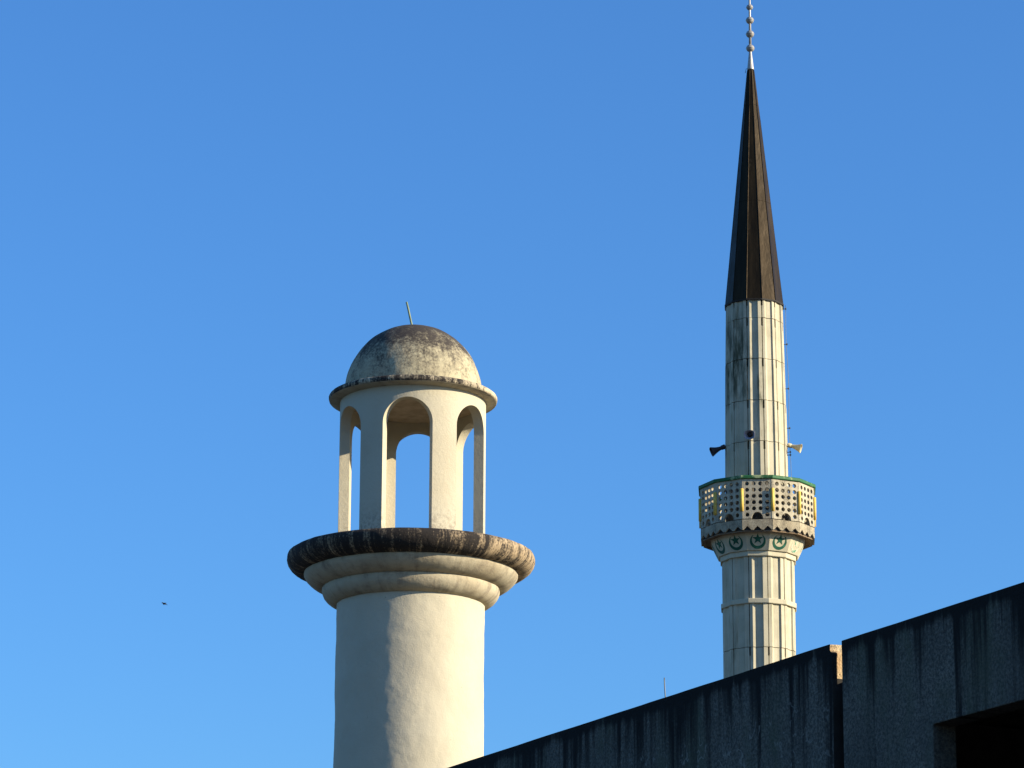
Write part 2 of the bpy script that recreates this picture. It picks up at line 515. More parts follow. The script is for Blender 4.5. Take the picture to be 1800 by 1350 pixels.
def wall_mesh(name, xs, zs, holes, rough_top=0.006, chip=None):
    """a wall slab whose outer face is local y = 0, with rectangular holes [(i, j) cells left out]"""
    idx = {}
    vs_, fs = [], []
    def V(i, j, side):
        key = (i, j, side)
        if key not in idx:
            x, z = xs[i], zs[j]
            if j == len(zs) - 1:
                z += rough_top * noise.fractal(Vector((x * 2.3, side * 3.0, 1.7)), 1.0, 2.0, 4)
            y = side * THK * INY
            if chip: x, y, z = chip(x, y, z, side, i, j)
            idx[key] = len(vs_); vs_.append((x, y, z))
        return idx[key]
    nx, nz = len(xs) - 1, len(zs) - 1
    solid = lambda i, j: 0 <= i < nx and 0 <= j < nz and (i, j) not in holes
    for i in range(nx):
        for j in range(nz):
            if not solid(i, j): continue
            for s in (0, 1):
                fs.append((V(i, j, s), V(i + 1, j, s), V(i + 1, j + 1, s), V(i, j + 1, s)))
            for di, dj, a, b in ((-1, 0, (i, j), (i, j + 1)), (1, 0, (i + 1, j), (i + 1, j + 1)),
                                 (0, -1, (i, j), (i + 1, j)), (0, 1, (i, j + 1), (i + 1, j + 1))):
                if not solid(i + di, j + dj):
                    fs.append((V(*a, 0), V(*b, 0), V(*b, 1), V(*a, 1)))
    m = MB(); m.add(vs_, fs)
    return m

def frange(a, b, step):
    n_ = max(1, round((b - a) / step))
    return [a + (b - a) * i / n_ for i in range(n_ + 1)]

# far panel: runs on past the left edge of the picture; its end by the joint is chipped at the top
xs = frange(s_gap0 - 26, s_gap0 - 0.2, 0.12) + [s_gap0 - 0.12, s_gap0 - 0.06, s_gap0 - 0.03, s_gap0]
zs = [0, 1.5, 3.0, 4.2, H_TOP - 0.6] + [H_TOP - 0.4, z_lit - 0.02, H_TOP - 0.15, H_TOP - 0.10, H_TOP - 0.06, H_TOP - 0.04, H_TOP - 0.02, H_TOP]
def chip_end(x, y, z, side, i, j):
    if i == len(xs) - 1 and z > 1:
        x += 0.006 * noise.fractal(Vector((0.3, side * 5.0, z * 14)), 1.0, 2.0, 3)
        if z > H_TOP - 0.05 and side == 0:
            x -= 0.016 + 0.01 * random.random(); z -= 0.006 * random.random()
    return x, y, z
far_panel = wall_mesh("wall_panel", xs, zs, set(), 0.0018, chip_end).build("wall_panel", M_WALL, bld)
far_panel.data.materials.append(M_WALLTOP); far_panel.data.materials.append(M_CORE_SHADE)             # pale raw concrete where sunlit; the shade below is painted near-black
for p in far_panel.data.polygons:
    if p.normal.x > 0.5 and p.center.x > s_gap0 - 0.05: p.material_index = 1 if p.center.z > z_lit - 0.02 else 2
# near panel with the opening
X_END = s_open + 6.5
xs2 = frange(s_gap1, s_open, 0.12) + frange(s_open, s_open + 3.2, 0.15)[1:] + frange(s_open + 3.2, X_END, 0.3)[1:]
zs2 = [0, 1.2, z_open - 1.9, z_open, z_open + 0.3, H_TOP - 0.1, H_TOP - 0.04, H_TOP]
holes = set()
for i in range(len(xs2) - 1):
    if s_open - 1e-6 <= xs2[i] < s_open + 3.2 - 1e-6: holes.add((i, 2))
wall_mesh("wall_panel", xs2, zs2, holes, 0.0018).build("wall_panel", M_WALL, bld, bevel=0.006)
# roof slab behind the parapet, and the dark room behind the opening
z_roof = z_lit
m = MB()
depth_b = 7.0
xa, xb = s_gap0 - 26, X_END
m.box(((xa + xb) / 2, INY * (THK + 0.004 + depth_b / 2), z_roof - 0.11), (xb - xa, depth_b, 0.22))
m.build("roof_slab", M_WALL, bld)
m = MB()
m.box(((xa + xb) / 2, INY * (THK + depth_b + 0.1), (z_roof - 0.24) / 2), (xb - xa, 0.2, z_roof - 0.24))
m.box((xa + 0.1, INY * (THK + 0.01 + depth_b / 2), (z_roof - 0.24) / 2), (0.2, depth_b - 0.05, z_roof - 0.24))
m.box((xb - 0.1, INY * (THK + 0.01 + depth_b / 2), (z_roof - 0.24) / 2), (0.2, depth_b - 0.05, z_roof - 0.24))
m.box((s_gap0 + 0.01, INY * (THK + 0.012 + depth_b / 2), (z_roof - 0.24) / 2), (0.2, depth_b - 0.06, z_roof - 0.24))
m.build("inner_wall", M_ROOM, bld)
# near-black filler board behind the joint below roof level
m = MB()
m.box(((s_gap0 + s_gap1) / 2, INY * (THK * 0.86), (z_roof - 0.02) / 2), (gap * 0.96, 0.03, z_roof - 0.02))
m.build("joint_filler", M_CORE_SHADE, bld)
# wire sticking out of the parapet
s_w, z_w = on_wall(1168.5, 1222)
s_w2, z_w2 = on_wall(1165.4, 1187)
m = MB()
pts = []
for i in range(9):
    t = i / 8
    pts.append((s_w + (s_w2 - s_w) * (1 - (1 - t) ** 1.7), INY * 0.010, H_TOP - 0.05 + (z_w2 - z_w + 0.05) * t))
m.tube(pts, 0.0042, 6)
m.build("rusty_wire", M_STEEL, bld)

# ------------------------------------------------------------------ the domed tower on the left
tw = thing("domed_tower", "stout cream plaster tower with an open arched lantern and a mould stained round dome", "tower",
           (TA.x, TA.y, 0), TA.rot)

# shaft with hand-trowelled unevenness
r_sh_top, z_sh_top = tl(1064, 130.0)
def wob(a, z, r):
    p = Vector((math.sin(a) * r, math.cos(a) * r, z))
    return 0.012 * noise.fractal(p * 1.4, 1.0, 2.1, 4) + 0.0025 * noise.fractal(p * 6.0 + Vector((5, 1, 2)), 0.9, 2.1, 3)
m = MB()
prof = [(r_sh_top, z) for z in (0.0, 3.0, 6.0, 7.5)] + [(r_sh_top, z) for z in frange(8.0, z_sh_top + 0.05, 0.03)]
m.lathe(prof, 300, True, wob=wob)
m.build("shaft", M_PLASTER, tw)

def small_wob(sc, amp):
    return lambda a, z, r: amp * noise.fractal(Vector((math.sin(a) * r, math.cos(a) * r, z)) * sc, 1.0, 2.0, 4)

def ringprof(pts):
    return [tl(y, r) for (r, y) in pts]

# lower moulding (ovolo)
m = MB()
m.lathe(ringprof([(126, 1066), (131.5, 1066), (137, 1064.5), (143, 1061.5), (149, 1057), (153.5, 1051.5), (156, 1045.5), (156.7, 1040), (156, 1036.5), (150, 1035.5), (126, 1035.5)]),
        160, True, wob=small_wob(3.0, 0.008))
m.build("moulding_ring", M_MOULD, tw)
# upper moulding
m = MB()
m.lathe(ringprof([(126, 1037.5), (156, 1037.5), (163, 1036), (171, 1032.5), (178.5, 1027.5), (184.5, 1021.5), (188, 1015.5), (188.6, 1012), (187.5, 1009.0), (180, 1007), (126, 1007)]),
        160, True, wob=small_wob(3.0, 0.009))
m.build("moulding_ring", M_MOULD, tw)
# the ledge, black with mould
m = MB()
m.lathe(ringprof([(150, 1011.5), (187, 1011.5), (197, 1010), (206, 1006), (212.5, 1000.5), (216.5, 994), (218.2, 987), (217.8, 981.5), (215.5, 977.5), (211, 975), (205, 973.7), (150, 973.4), (60, 973.2)]),
        220, True, wob=small_wob(5.0, 0.012), cap_top=True)
m.build("ledge", M_LEDGE, tw)

# arcade: a ring wall with six arched openings
r_out, z_dt = tl(710, 128.0)
r_in = r_out * 0.862
_, z_arch = tl(697.0, 128.0, True)          # crown of the near arch
OPEN = R(19.6)
C0 = R(-4.2)
rise = r_out * math.sin(OPEN)
z_spring = z_arch - rise
z_bot = z_ledge_top - 0.03
z_drum_top = z_eave + 0.01
def arch_z(da):
    """underside of the arch at angle da from the opening's centre"""
    x = math.sin(da) / math.sin(OPEN)
    return z_spring + rise * math.sqrt(max(0.0, 1 - x * x))
m = MB()
for k in range(6):
    c = C0 + k * math.pi / 3
    # pier between this opening and the next
    a0, a1 = c + OPEN, c + math.pi / 3 - OPEN
    na = 8
    zz = frange(z_bot, z_spring, 0.25) + [z_drum_top]
    vs_, fs = [], []
    P = lambda r, a, z: (r * math.sin(a), -r * math.cos(a), z)
    for z in zz:
        for i in range(na + 1):
            a = a0 + (a1 - a0) * i / na
            vs_.append(P(r_out, a, z))
    b1 = len(vs_)
    for z in zz:
        for i in range(na + 1):
            a = a0 + (a1 - a0) * i / na
            vs_.append(P(r_in, a, z))
    for j in range(len(zz) - 1):
        for i in range(na):
            q = j * (na + 1) + i
            fs.append((q, q + 1, q + na + 2, q + na + 1))
            fs.append((b1 + q + 1, b1 + q, b1 + q + na + 1, b1 + q + na + 2))
    m.add(vs_, fs, True)
    # jambs
    for a, flip in ((a0, False), (a1, True)):
        vs_ = []
        zj = [z for z in zz if z <= z_spring + 1e-6]
        for z in zj: vs_ += [P(r_out, a, z), P(r_in, a, z)]
        fs = [(2 * j, 2 * j + 1, 2 * j + 3, 2 * j + 2) for j in range(len(zj) - 1)]
        m.add(vs_, fs, False)
    # spandrel over the arch
    nb = 28
    das = [OPEN * math.sin(-math.pi / 2 + math.pi * i / nb) for i in range(nb + 1)]
    vs_ = []
    for da in das:
        a = c + da; z = arch_z(da)
        vs_ += [P(r_out, a, z), P(r_out, a, z_drum_top), P(r_in, a, z), P(r_in, a, z_drum_top)]
    fo, fi = [], []
    for i in range(nb):
        q = 4 * i
        fo.append((q, q + 4, q + 5, q + 1))
        fo.append((q + 2, q + 3, q + 7, q + 6))
    m.add(vs_, fo, True)
    vs2, f2 = [], []
    for da in das:
        a = c + da; z = arch_z(da)
        vs2 += [P(r_out, a, z), P(r_in, a, z)]
    for i in range(nb): f2.append((2 * i, 2 * i + 1, 2 * i + 3, 2 * i + 2))
    m.add(vs2, f2, True)
arc = m.build("arcade", M_ARCADE, tw)

# ceiling of the lantern
m = MB()
zc = z_eave - 0.07
m.lathe([(0.001, zc), (r_in - 0.004, zc)], 96, False)
m.build("lantern_ceiling", M_SOFFIT, tw)

# rim (eaves) of the dome, underside lighter than the mould black edge
m = MB()
m.lathe(ringprof([(127.0, 710.9), (130.0, 710.4), (146.4, 707.8), (147.0, 707.2)]), 160, True)
m.build("eaves_soffit", M_MOULD, tw)
m = MB()
m.lathe(ringprof([(146.0, 707.4), (147.3, 706.8), (148.0, 704.5), (148.0, 701.5), (146.6, 698.8), (143, 696.8), (134, 694.6), (126, 693.4), (123.5, 692.6), (122.8, 691.2), (118, 690.8)]),
        160, True, wob=small_wob(6.0, 0.006))
m.build("dome_rim", M_RIM, tw)
# dome
m = MB()
prof = []
for i in range(49):
    t = R(90) * i / 48
    prof.append((max(0.002, dome_r * math.cos(t)), dome_z + dome_r * 1.008 * math.sin(t)))
m.lathe([(dome_r, dome_z - 0.03)] + prof, 160, True, wob=small_wob(2.2, 0.012))
m.build("dome", M_DOME, tw)
# bent rod on the crown
sc_t = TA.depth(dome_z + dome_r) / FPX
zt = dome_z + dome_r * 1.008
m = MB()
m.tube([(-3.2 * sc_t, 0, zt - 0.03), (-4.0 * sc_t, 0, zt + 3 * sc_t), (-7.5 * sc_t, 0.02, zt + 19 * sc_t), (-10.5 * sc_t, 0.02, zt + 33 * sc_t), (-13.8 * sc_t, 0.0, zt + 46 * sc_t)], 0.019, 8, 0.017)
m.tube([(-3.2 * sc_t, 0, zt - 0.03), (-3.9 * sc_t, 0, zt + 2.6 * sc_t)], 0.03, 8)
m.build("bent_rod", M_ROD, tw)

# ------------------------------------------------------------------ the slender minaret
mn = thing("minaret", "slender ribbed concrete minaret with a pierced balcony and a dark pointed spire", "minaret",
           (MA.x, MA.y, 0), MA.rot)
A15 = R(15)
def ap(r): return r / math.cos(A15)                 # corner radius from apothem (12 sides)
P12 = A15                                          # corner phase: facet 0 faces local -Y

def ring12(mb, prof, **kw):
    mb.lathe([(ap(r), z) for r, z in prof], 12, False, phase=P12, **kw)

def polar(r, adeg, z):
    a = R(adeg); return (r * math.sin(a), -r * math.cos(a), z)

def shaft_panel(z0, z1, R0, R1, slot):
    """one 30 degree precast panel: half rib, shallow V groove, half rib; R = rib radius"""
    def sect(Rr, notch):
        g_ = 0.0135 / Rr * 57.3                      # half of the joint, in degrees
        e = 15 - (g_ if not notch else 0.030 / Rr * 57.3)
        rr = lambda t: Rr / math.cos(R(15 - abs(t)))
        return [(rr(e), -e), (rr(9.6), -9.6), (Rr * 0.957, -5.2), (Rr * 0.962, 5.9), (rr(7.2), 7.2), (rr(e), e)]
    zs_ = [(z0, False), (z1 - slot - 0.001, False), (z1 - slot, True), (z1, True)] if slot else [(z0, False), (z1, False)]
    vs_, fs = [], []
    n_ = 6
    for z, nt_ in zs_:
        t = (z - z0) / (z1 - z0)
        s_ = sect(R0 + (R1 - R0) * t, nt_)
        vs_ += [polar(r, a, z) for r, a in s_]
        vs_ += [polar(Rr_, a, z) for Rr_, a in ((s_[0][0] - 0.10, s_[0][1]), (s_[-1][0] - 0.10, s_[-1][1]))]
    w = n_ + 2
    for j in range(len(zs_) - 1):
        for i in range(n_ - 1):
            fs.append((j * w + i, j * w + i + 1, (j + 1) * w + i + 1, (j + 1) * w + i))
        fs.append((j * w + n_, j * w, (j + 1) * w, (j + 1) * w + n_))
        fs.append((j * w + n_ - 1, j * w + n_ + 1, (j + 1) * w + n_ + 1, (j + 1) * w + n_ - 1))
    for j in (0, len(zs_) - 1):
        fs.append(tuple(j * w + i for i in range(n_)) + (j * w + n_ + 1, j * w + n_))
    b = MB(); b.add(vs_, fs)
    return b

def shaft_rows(rows, name="shaft_panel", mat=None):
    """rows: (z0, z1, R0, R1, slot); twelve panels a row, sharing one mesh"""
    for z0, z1, R0, R1, slot in rows:
        me = shaft_panel(z0 + 0.009, z1 - 0.009, R0, R1, slot).mesh(name, mat or M_PREC)
        for k in range(12):
            o = place(name, me, mn, rz=k * 2 * A15 + random.uniform(-0.0016, 0.0016))
            q = random.uniform(-0.007, 0.007)
            o.location = (q * math.sin(k * 2 * A15), -q * math.cos(k * 2 * A15), random.uniform(-0.004, 0.004))

F = 1 / 0.985                                       # half width in the picture -> rib radius
def mlr(y, hw):
    r, z = ml(y, hw)
    return r * F, z
# lower shaft
Rl, z_a = mlr(983, 62.6)
_, z_r2b = mlr(1059.6, 62.6)
_, z_r2t = mlr(1051.2, 62.6)
_, z_j1 = mlr(1137, 62.6)
row_h = z_r2b - z_j1
rows = [(z_r2t - 0.02, z_a + 0.25, Rl, Rl, 0.0), (z_j1, z_r2b + 0.02, Rl, Rl, 0.0)]
zz = z_j1
while zz - row_h > 9.0:
    rows.append((zz - row_h, zz, Rl, Rl, 0.26)); zz -= row_h
shaft_rows(rows)
m = MB(); ring12(m, [(Rl * 0.99, 0.0), (Rl * 0.99, zz)], cap_bottom=True); m.build("shaft_base", M_PREC, mn)
m = MB(); ring12(m, [(Rl * 0.90, zz - 0.1), (Rl * 0.90, z_a + 0.2)]); m.build("lower_core", M_CORE_SHADE, mn)
# ring moulding half way up the lower shaft
r0, z0 = ml(1059.6, 65.6); _, z1 = ml(1051.2, 65.6)
m = MB(); ring12(m, [(Rl * 0.93, z0), (r0, z0), (r0 + 0.008, z0 + 0.02), (r0 + 0.008, z1 - 0.02), (r0, z1), (Rl * 0.93, z1)])
m.build("shaft_ring", M_CORBEL, mn)
# necking under the corbel
rn, zn0 = ml(976.5, 65.6); _, zn1 = ml(968.3, 65.6)
m = MB(); ring12(m, [(Rl * 0.93, zn0), (rn, zn0), (rn + 0.008, zn0 + 0.02), (rn + 0.008, zn1)]); m.build("neck_ring", M_CORBEL, mn)
# corbel
rc0 = rn + 0.012
rc1, zc1 = ml(935.5, 82.5)
m = MB(); ring12(m, [(rc0, zn1 + 0.003), (rc0 + 0.055, zn1 + 0.012), (rc1, zc1), (rc1, zc1 + 0.1)]); m.build("corbel", M_CORBEL, mn)
# balcony slab and its stepped brown underside
rb, zb = ml(930.8, 99.5)
m = MB(); ring12(m, [(rc1 - 0.08, zb - 0.012), (rb - 0.17, zb - 0.012), (rb - 0.165, zb - 0.045), (rb - 0.068, zb - 0.045), (rb - 0.068, zb - 0.006), (rb - 0.085, zb - 0.004), (rb - 0.085, zb + 0.30), (0.3, zb + 0.30)])
m.build("balcony_slab", M_SLAB, mn)
m = MB(); ring12(m, [(rb - 0.08, zb + 0.0), (rb - 0.066, zb + 0.0), (rb - 0.066, zb + 0.135), (rb - 0.08, zb + 0.135)])
m.build("slab_edge_shade", M_SEAM_SHADE, mn)  # near-black ring paints in the shade seen through the saw tooth notches

# fascia with a saw tooth lower edge: twelve pieces
_, zf1 = ml(912.6, 100); _, zfv = ml(924.0, 100)
zf0 = zb
FW = rb * math.tan(A15) * 2                          # facet width at the band
def fascia():
    """a facet slab, local facet plane y = -rb, three notches in the bottom edge"""
    w = FW / 2 - 0.004
    n3 = FW / 3
    low = [(-w, zf0)]
    for i in range(3):
        c = -FW / 2 + n3 * (i + 0.5)
        low += [(c - n3 * 0.40, zf0), (c, zfv), (c + n3 * 0.40, zf0)]
    low += [(w, zf0)]
    n_ = len(low)
    F_ = lambda x, z, d: (x * (1 - d / rb), -rb + d, z)
    vs_ = []
    for d in (0.0, 0.055):
        vs_ += [F_(x, z, d) for x, z in low] + [F_(x, zf1, d) for x, z in low]
    st = 2 * n_
    fs = []
    for i in range(n_ - 1):
        fs.append((i, i + 1, n_ + i + 1, n_ + i))
        fs.append((st + i, st + n_ + i, st + n_ + i + 1, st + i + 1))
        fs.append((i, st + i, st + i + 1, i + 1))
        fs.append((n_ + i, n_ + i + 1, st + n_ + i + 1, st + n_ + i))
    fs.append((0, n_, st + n_, st)); fs.append((n_ - 1, st + n_ - 1, st + 2 * n_ - 1, 2 * n_ - 1))
    b = MB(); b.add(vs_, fs)
    return b
me = fascia().mesh("fascia_panel", M_BAND)
for k in range(12): place("fascia_panel", me, mn, rz=k * 2 * A15)

# pierced screens: 4 x 6 round holes, the two middle cells of the lowest row form an arch
_, zs0 = ml(911.4, 100); _, zs1 = ml(841.3, 100)
RS = rb + 0.002
SW = RS * math.tan(A15) * 2 - 0.012
def screen():
    d = 0.085
    b = MB()
    cols, rws = 4, 6
    mx, mz = 0.055, 0.03
    pw = (SW - 2 * mx) / cols
    ph = (zs1 - zs0 - 2 * mz - 0.02) / rws
    zb0 = zs0 + mz
    rad = min(pw, ph) * 0.335
    NS = 16
    def P(x, z, s): return (x * (1 - s * d / RS), -RS + s * d, z)
    def quad(x0, x1, z0, z1):
        b.add([P(x0, z0, 0), P(x1, z0, 0), P(x1, z1, 0), P(x0, z1, 0)], [(0, 1, 2, 3)])
        b.add([P(x0, z0, 1), P(x1, z0, 1), P(x1, z1, 1), P(x0, z1, 1)], [(3, 2, 1, 0)])
    def cell(x0, x1, z0, z1):
        cx, cz = (x0 + x1) / 2, (z0 + z1) / 2
        vs_, fs = [], []
        for s in (0, 1):
            for i in range(NS):
                a = 2 * math.pi * (i + 0.5) / NS
                ca, sa = math.cos(a), math.sin(a)
                k_ = min((x1 - x0) / 2 / max(abs(ca), 1e-6), (z1 - z0) / 2 / max(abs(sa), 1e-6))
                vs_.append(P(cx + ca * rad, cz + sa * rad, s))
                vs_.append(P(cx + ca * k_, cz + sa * k_, s))
            base = len(vs_)
            for (qx, qz) in ((x1, z1), (x0, z1), (x0, z0), (x1, z0)): vs_.append(P(qx, qz, s))
        st = 2 * NS + 4
        for s in (0, 1):
            o = s * st
            for i in range(NS):
                j = (i + 1) % NS
                fs.append((o + 2 * i, o + 2 * i + 1, o + 2 * j + 1, o + 2 * j))
                ai = 2 * math.pi * (i + 0.5) / NS; aj = ai + 2 * math.pi / NS
                for c_, ac in enumerate((45, 135, 225, 315)):
                    if ai < R(ac) < aj + 1e-9 and abs(R(ac) - ai) > 1e-6:
                        fs.append((o + 2 * i + 1, o + 2 * NS + c_, o + 2 * j + 1))
        for i in range(NS):
            j = (i + 1) % NS
            fs.append((2 * i, 2 * j, st + 2 * j, st + 2 * i))
        b.add(vs_, fs)
    x_l, x_r = -SW / 2, SW / 2
    for r_ in range(rws):
        for c_ in range(cols):
            if r_ == 0 and c_ in (1, 2): continue
            cell(x_l + mx + c_ * pw, x_l + mx + (c_ + 1) * pw, zb0 + r_ * ph, zb0 + (r_ + 1) * ph)
    quad(x_l, x_l + mx, zs0, zs1); quad(x_r - mx, x_r, zs0, zs1)
    ztop = zb0 + rws * ph
    quad(x_l + mx, x_r - mx, ztop, zs1)
    quad(x_l + mx, x_l + mx + pw, zs0, zb0); quad(x_l + mx + 3 * pw, x_r - mx, zs0, zb0)
    # arch
    xa_, xb_ = x_l + mx + pw, x_l + mx + 3 * pw
    ar = pw * 0.86
    za_ = zb0 + ph
    arcp = [(ar * math.cos(math.pi * i / 16), zs0 + (za_ - zs0 - 0.012) * math.sin(math.pi * i / 16)) for i in range(17)]
    vs_, fs = [], []
    for s in (0, 1):
        for i, (x, z) in enumerate(arcp):
            vs_ += [P(x, z, s), P(x if 0 < i < 16 else (xb_ if i == 0 else xa_), za_, s)]
    for i in range(16):
        for s in (0, 1):
            o = s * 34
            fs.append((o + 2 * i, o + 2 * i + 1, o + 2 * i + 3, o + 2 * i + 2))
        fs.append((2 * i, 2 * i + 2, 34 + 2 * i + 2, 34 + 2 * i))
    b.add(vs_, fs)
    for x0, x1, flip in ((ar, xb_, 0), (xa_, -ar, 1)):
        for s in (0, 1):
            b.add([P(x0, zs0, s), P(x1, zs0, s), P(x1 if not flip else x0, za_, s)], [(0, 1, 2)])
    # edges of the slab
    for x in (x_l, x_r):
        b.add([P(x, zs0, 0), P(x, zs0, 1), P(x, zs1, 1), P(x, zs1, 0)], [(0, 1, 2, 3)])
    b.add([P(x_l, zs1, 0), P(x_r, zs1, 0), P(x_r, zs1, 1), P(x_l, zs1, 1)], [(0, 1, 2, 3)])
    return b
me = screen().mesh("pierced_screen", M_FRET)
for k in range(12): place("pierced_screen", me, mn, rz=k * 2 * A15)

# yellow corner posts
_, zp0 = ml(897.5, 102); _, zp1 = ml(858, 102)
m = MB()
rcr = ap(RS)
m.tube([(0, -rcr - 0.004, zp0), (0, -rcr - 0.004, (zp0 + zp1) / 2), (0, -rcr - 0.004, zp1)], 0.058, 14)
me = m.mesh("corner_post", M_YELLOW)
for k in range(12): place("corner_post", me, mn, rz=k * 2 * A15 + A15)
# concrete stubs carrying each post
m = MB()
m.box((0, -(rcr - 0.03), (zs0 + zs1) / 2), (0.05, 0.06, zs1 - zs0 - 0.004))
me = m.mesh("post_core", M_FRET)
for k in range(12): place("post_core", me, mn, rz=k * 2 * A15 + A15)
# rail
rr_, zr0 = ml(841.0, 101.5); _, zr1 = ml(834.9, 101.5)
m = MB(); ring12(m, [(rr_ - 0.20, zr0), (rr_, zr0), (rr_ + 0.015, zr0 + 0.02), (rr_ + 0.015, zr1 - 0.02), (rr_, zr1), (rr_ - 0.20, zr1), (rr_ - 0.20, zr0)])
m.build("handrail", M_GREEN, mn)

# star and crescent emblems on the corbel facets
slope = math.atan2((rc1 - rc0 - 0.055), (zc1 - zn1 - 0.012))
zm, rm = (zc1 + zn1) / 2 + 0.005, (rc0 + 0.055 + rc1) / 2
ER = 0.245
def on_facet(u, v, off):
    """u across, v up the sloping facet, off proud of it"""
    r = rm + v * math.sin(slope) + off * math.cos(slope)
    return (u, -r, zm + v * math.cos(slope) - off * math.sin(slope))
def prism(poly_tris, outline, off0=0.0, off1=0.005):
    b = MB()
    n_ = len(outline)
    vs_ = [on_facet(u, v, off1) for u, v in outline] + [on_facet(u, v, off0 - 0.004) for u, v in outline]
    fs = [t for t in poly_tris]
    for i in range(n_):
        j = (i + 1) % n_
        fs.append((i, j, n_ + j, n_ + i))
    b.add(vs_, fs)
    return b
# crescent: outer circle minus a smaller circle shifted up
N = 40
half = R(146)
outl, inn = [], []
for i in range(N + 1):
    a = -math.pi / 2 - half + 2 * half * i / N
    t = abs(2 * i / N - 1)
    w = ER * 0.36 * (1 - t ** 2.2) + 0.008
    outl.append((ER * math.cos(a), ER * math.sin(a)))
    inn.append(((ER - w) * math.cos(a), (ER - w) * math.sin(a)))
ol = outl + inn[::-1]
tr = [(i, i + 1, 2 * N + 1 - (i + 1), 2 * N + 1 - i) for i in range(N)]
cres = prism(tr, ol)
star_o = []
for i in range(10):
    a = math.pi / 2 + i * math.pi / 5
    rr2 = (0.178 if i % 2 == 0 else 0.072)
    star_o.append((rr2 * math.cos(a), 0.075 + rr2 * math.sin(a)))
tr = [(i, (i + 1) % 10, (i + 9) % 10) for i in range(1, 10, 2)]
tr = [(i, (i + 1) % 10, (i - 1) % 10) for i in range(0, 10, 2)] + [(1, 3, 5, 7, 9)]
star = prism(tr, star_o)
for nm, b in (("crescent_emblem", cres), ("star_emblem", star)):
    me = b.mesh(nm, M_EMBLEM); mf = b.mesh(nm, M_FADED)
    for k in range(12):
        o = place(nm, mf if k in (2, 3) else me, mn, rz=k * 2 * A15)
        if k == 2: o["label"] = "worn, half vanished green emblem"

# upper shaft
R_at = {}
pts_y = [(558.0, 49.9), (629.5, 51.4), (702.5, 52.6), (774.5, 53.6), (846.5, 54.4)]
lv = [mlr(y, hw) for y, hw in pts_y]
Rt, z_spb = mlr(524.5, 49.2)
rows = [(lv[0][1], z_spb + 0.02, lv[0][0], Rt, 0.24)]
for i in range(4):
    rows.append((lv[i + 1][1], lv[i][1], lv[i + 1][0], lv[i][0], 0.26))
shaft_rows(rows)
shaft_rows([(zb + 0.3, lv[4][1], lv[4][0] * 1.01, lv[4][0], 0.0)], mat=M_SHADED)  # row behind the screens, coloured dark to stand for the balcony's inner shade
m = MB(); ring12(m, [(lv[4][0] * 0.90, zb + 0.31), (Rt * 0.90, z_spb)]); m.build("upper_core", M_CORE_SHADE, mn)

# spire: twelve folded metal facets in three courses over a dark core
rs0, zs_0 = ml(525.0, 50.7)
rs1, zs_1 = ml(122.5, 6.3)
_, z_s1 = ml(183.5, 12.9)
_, z_s2 = ml(352.0, 31.0)
def rsp(z): return rs0 + (rs1 - rs0) * (z - zs_0) / (zs_1 - zs_0)
for (za_, zb_) in ((zs_0, z_s2), (z_s2, z_s1), (z_s1, zs_1)):
    b = MB()
    vs_, fs = [], []
    lvls = frange(za_ + 0.004, zb_ - 0.004, 0.5)
    for z in lvls:
        r = rsp(z)
        w = r * math.tan(A15) - min(0.010, r * 0.06)
        bl = 0.008
        vs_ += [(-w, -r - 0.006, z), (-w + bl, -r, z), (w - bl, -r, z), (w, -r - 0.006, z), (w, -r + 0.04, z), (-w, -r + 0.04, z)] if r > 0.25 else \
               [(-w, -r - 0.004, z), (-w * 0.8, -r, z), (w * 0.8, -r, z), (w, -r - 0.004, z), (w, -r + 0.02, z), (-w, -r + 0.02, z)]
    for j in range(len(lvls) - 1):
        for i in range(6):
            fs.append((6 * j + i, 6 * j + (i + 1) % 6, 6 * (j + 1) + (i + 1) % 6, 6 * (j + 1) + i))
    fs.append((0, 1, 2, 3, 4, 5)); q = 6 * (len(lvls) - 1); fs.append(tuple(q + i for i in range(6)))
    b.add(vs_, fs)
    me = b.mesh("spire_sheet", M_SPIRE)
    for k in range(12): place("spire_sheet", me, mn, rz=k * 2 * A15)
m = MB(); ring12(m, [(rsp(zs_0) - 0.02, zs_0 + 0.01), (rsp(zs_1) - 0.012, zs_1)], cap_top=True); m.build("spire_core", M_SEAM_SHADE, mn)
m = MB(); ring12(m, [(Rt * 0.9, zs_0 - 0.035), (rs0 + 0.012, zs_0 - 0.035), (rs0 + 0.02, zs_0 + 0.012), (rs0 - 0.05, zs_0 + 0.016)]); m.build("spire_drip_edge", M_SEAM_SHADE, mn)

# finial
_, f0 = ml(122.5, 0); _, f1 = ml(91, 0)
px = MA.depth(f1) / FPX
fin = MB()
fin.lathe([(6.2 * px, f0 - 0.02), (5.9 * px, f0 + 0.03), (2.4 * px, f1), (2.1 * px, f1 + 0.05)], 24, True, cap_bottom=True)
fo_ = fin.build("finial_cone", M_FINIAL, mn)
balls = [(85.0, 7.3), (60.1, 7.2), (35.8, 7.1), (13.0, 5.9), (-8.0, 5.0), (-27.0, 4.2)]
_, ztip = ml(-60, 0)
m = MB(); m.tube([(0, 0, f1 - 0.1), (0, 0, (f1 + ztip) / 2), (0, 0, ztip)], 2.5 * px, 12, 1.3 * px); m.build("finial_rod", M_FINIAL, mn)
for y, hw in balls:
    _, zc_ = ml(y, 0)
    r = hw * px
    m = MB()
    prof = [(max(0.002, r * math.cos(R(t))), zc_ + r * 0.93 * math.sin(R(t))) for t in range(-90, 91, 12)]
    prof = prof[:7] + [(r * 0.998, zc_ - 0.012), (r * 1.05, zc_ - 0.006), (r * 1.05, zc_ + 0.006), (r * 0.998, zc_ + 0.012)] + prof[9:]
    m.lathe(prof, 24, True)
    m.build("finial_ball", M_FINIAL, mn)
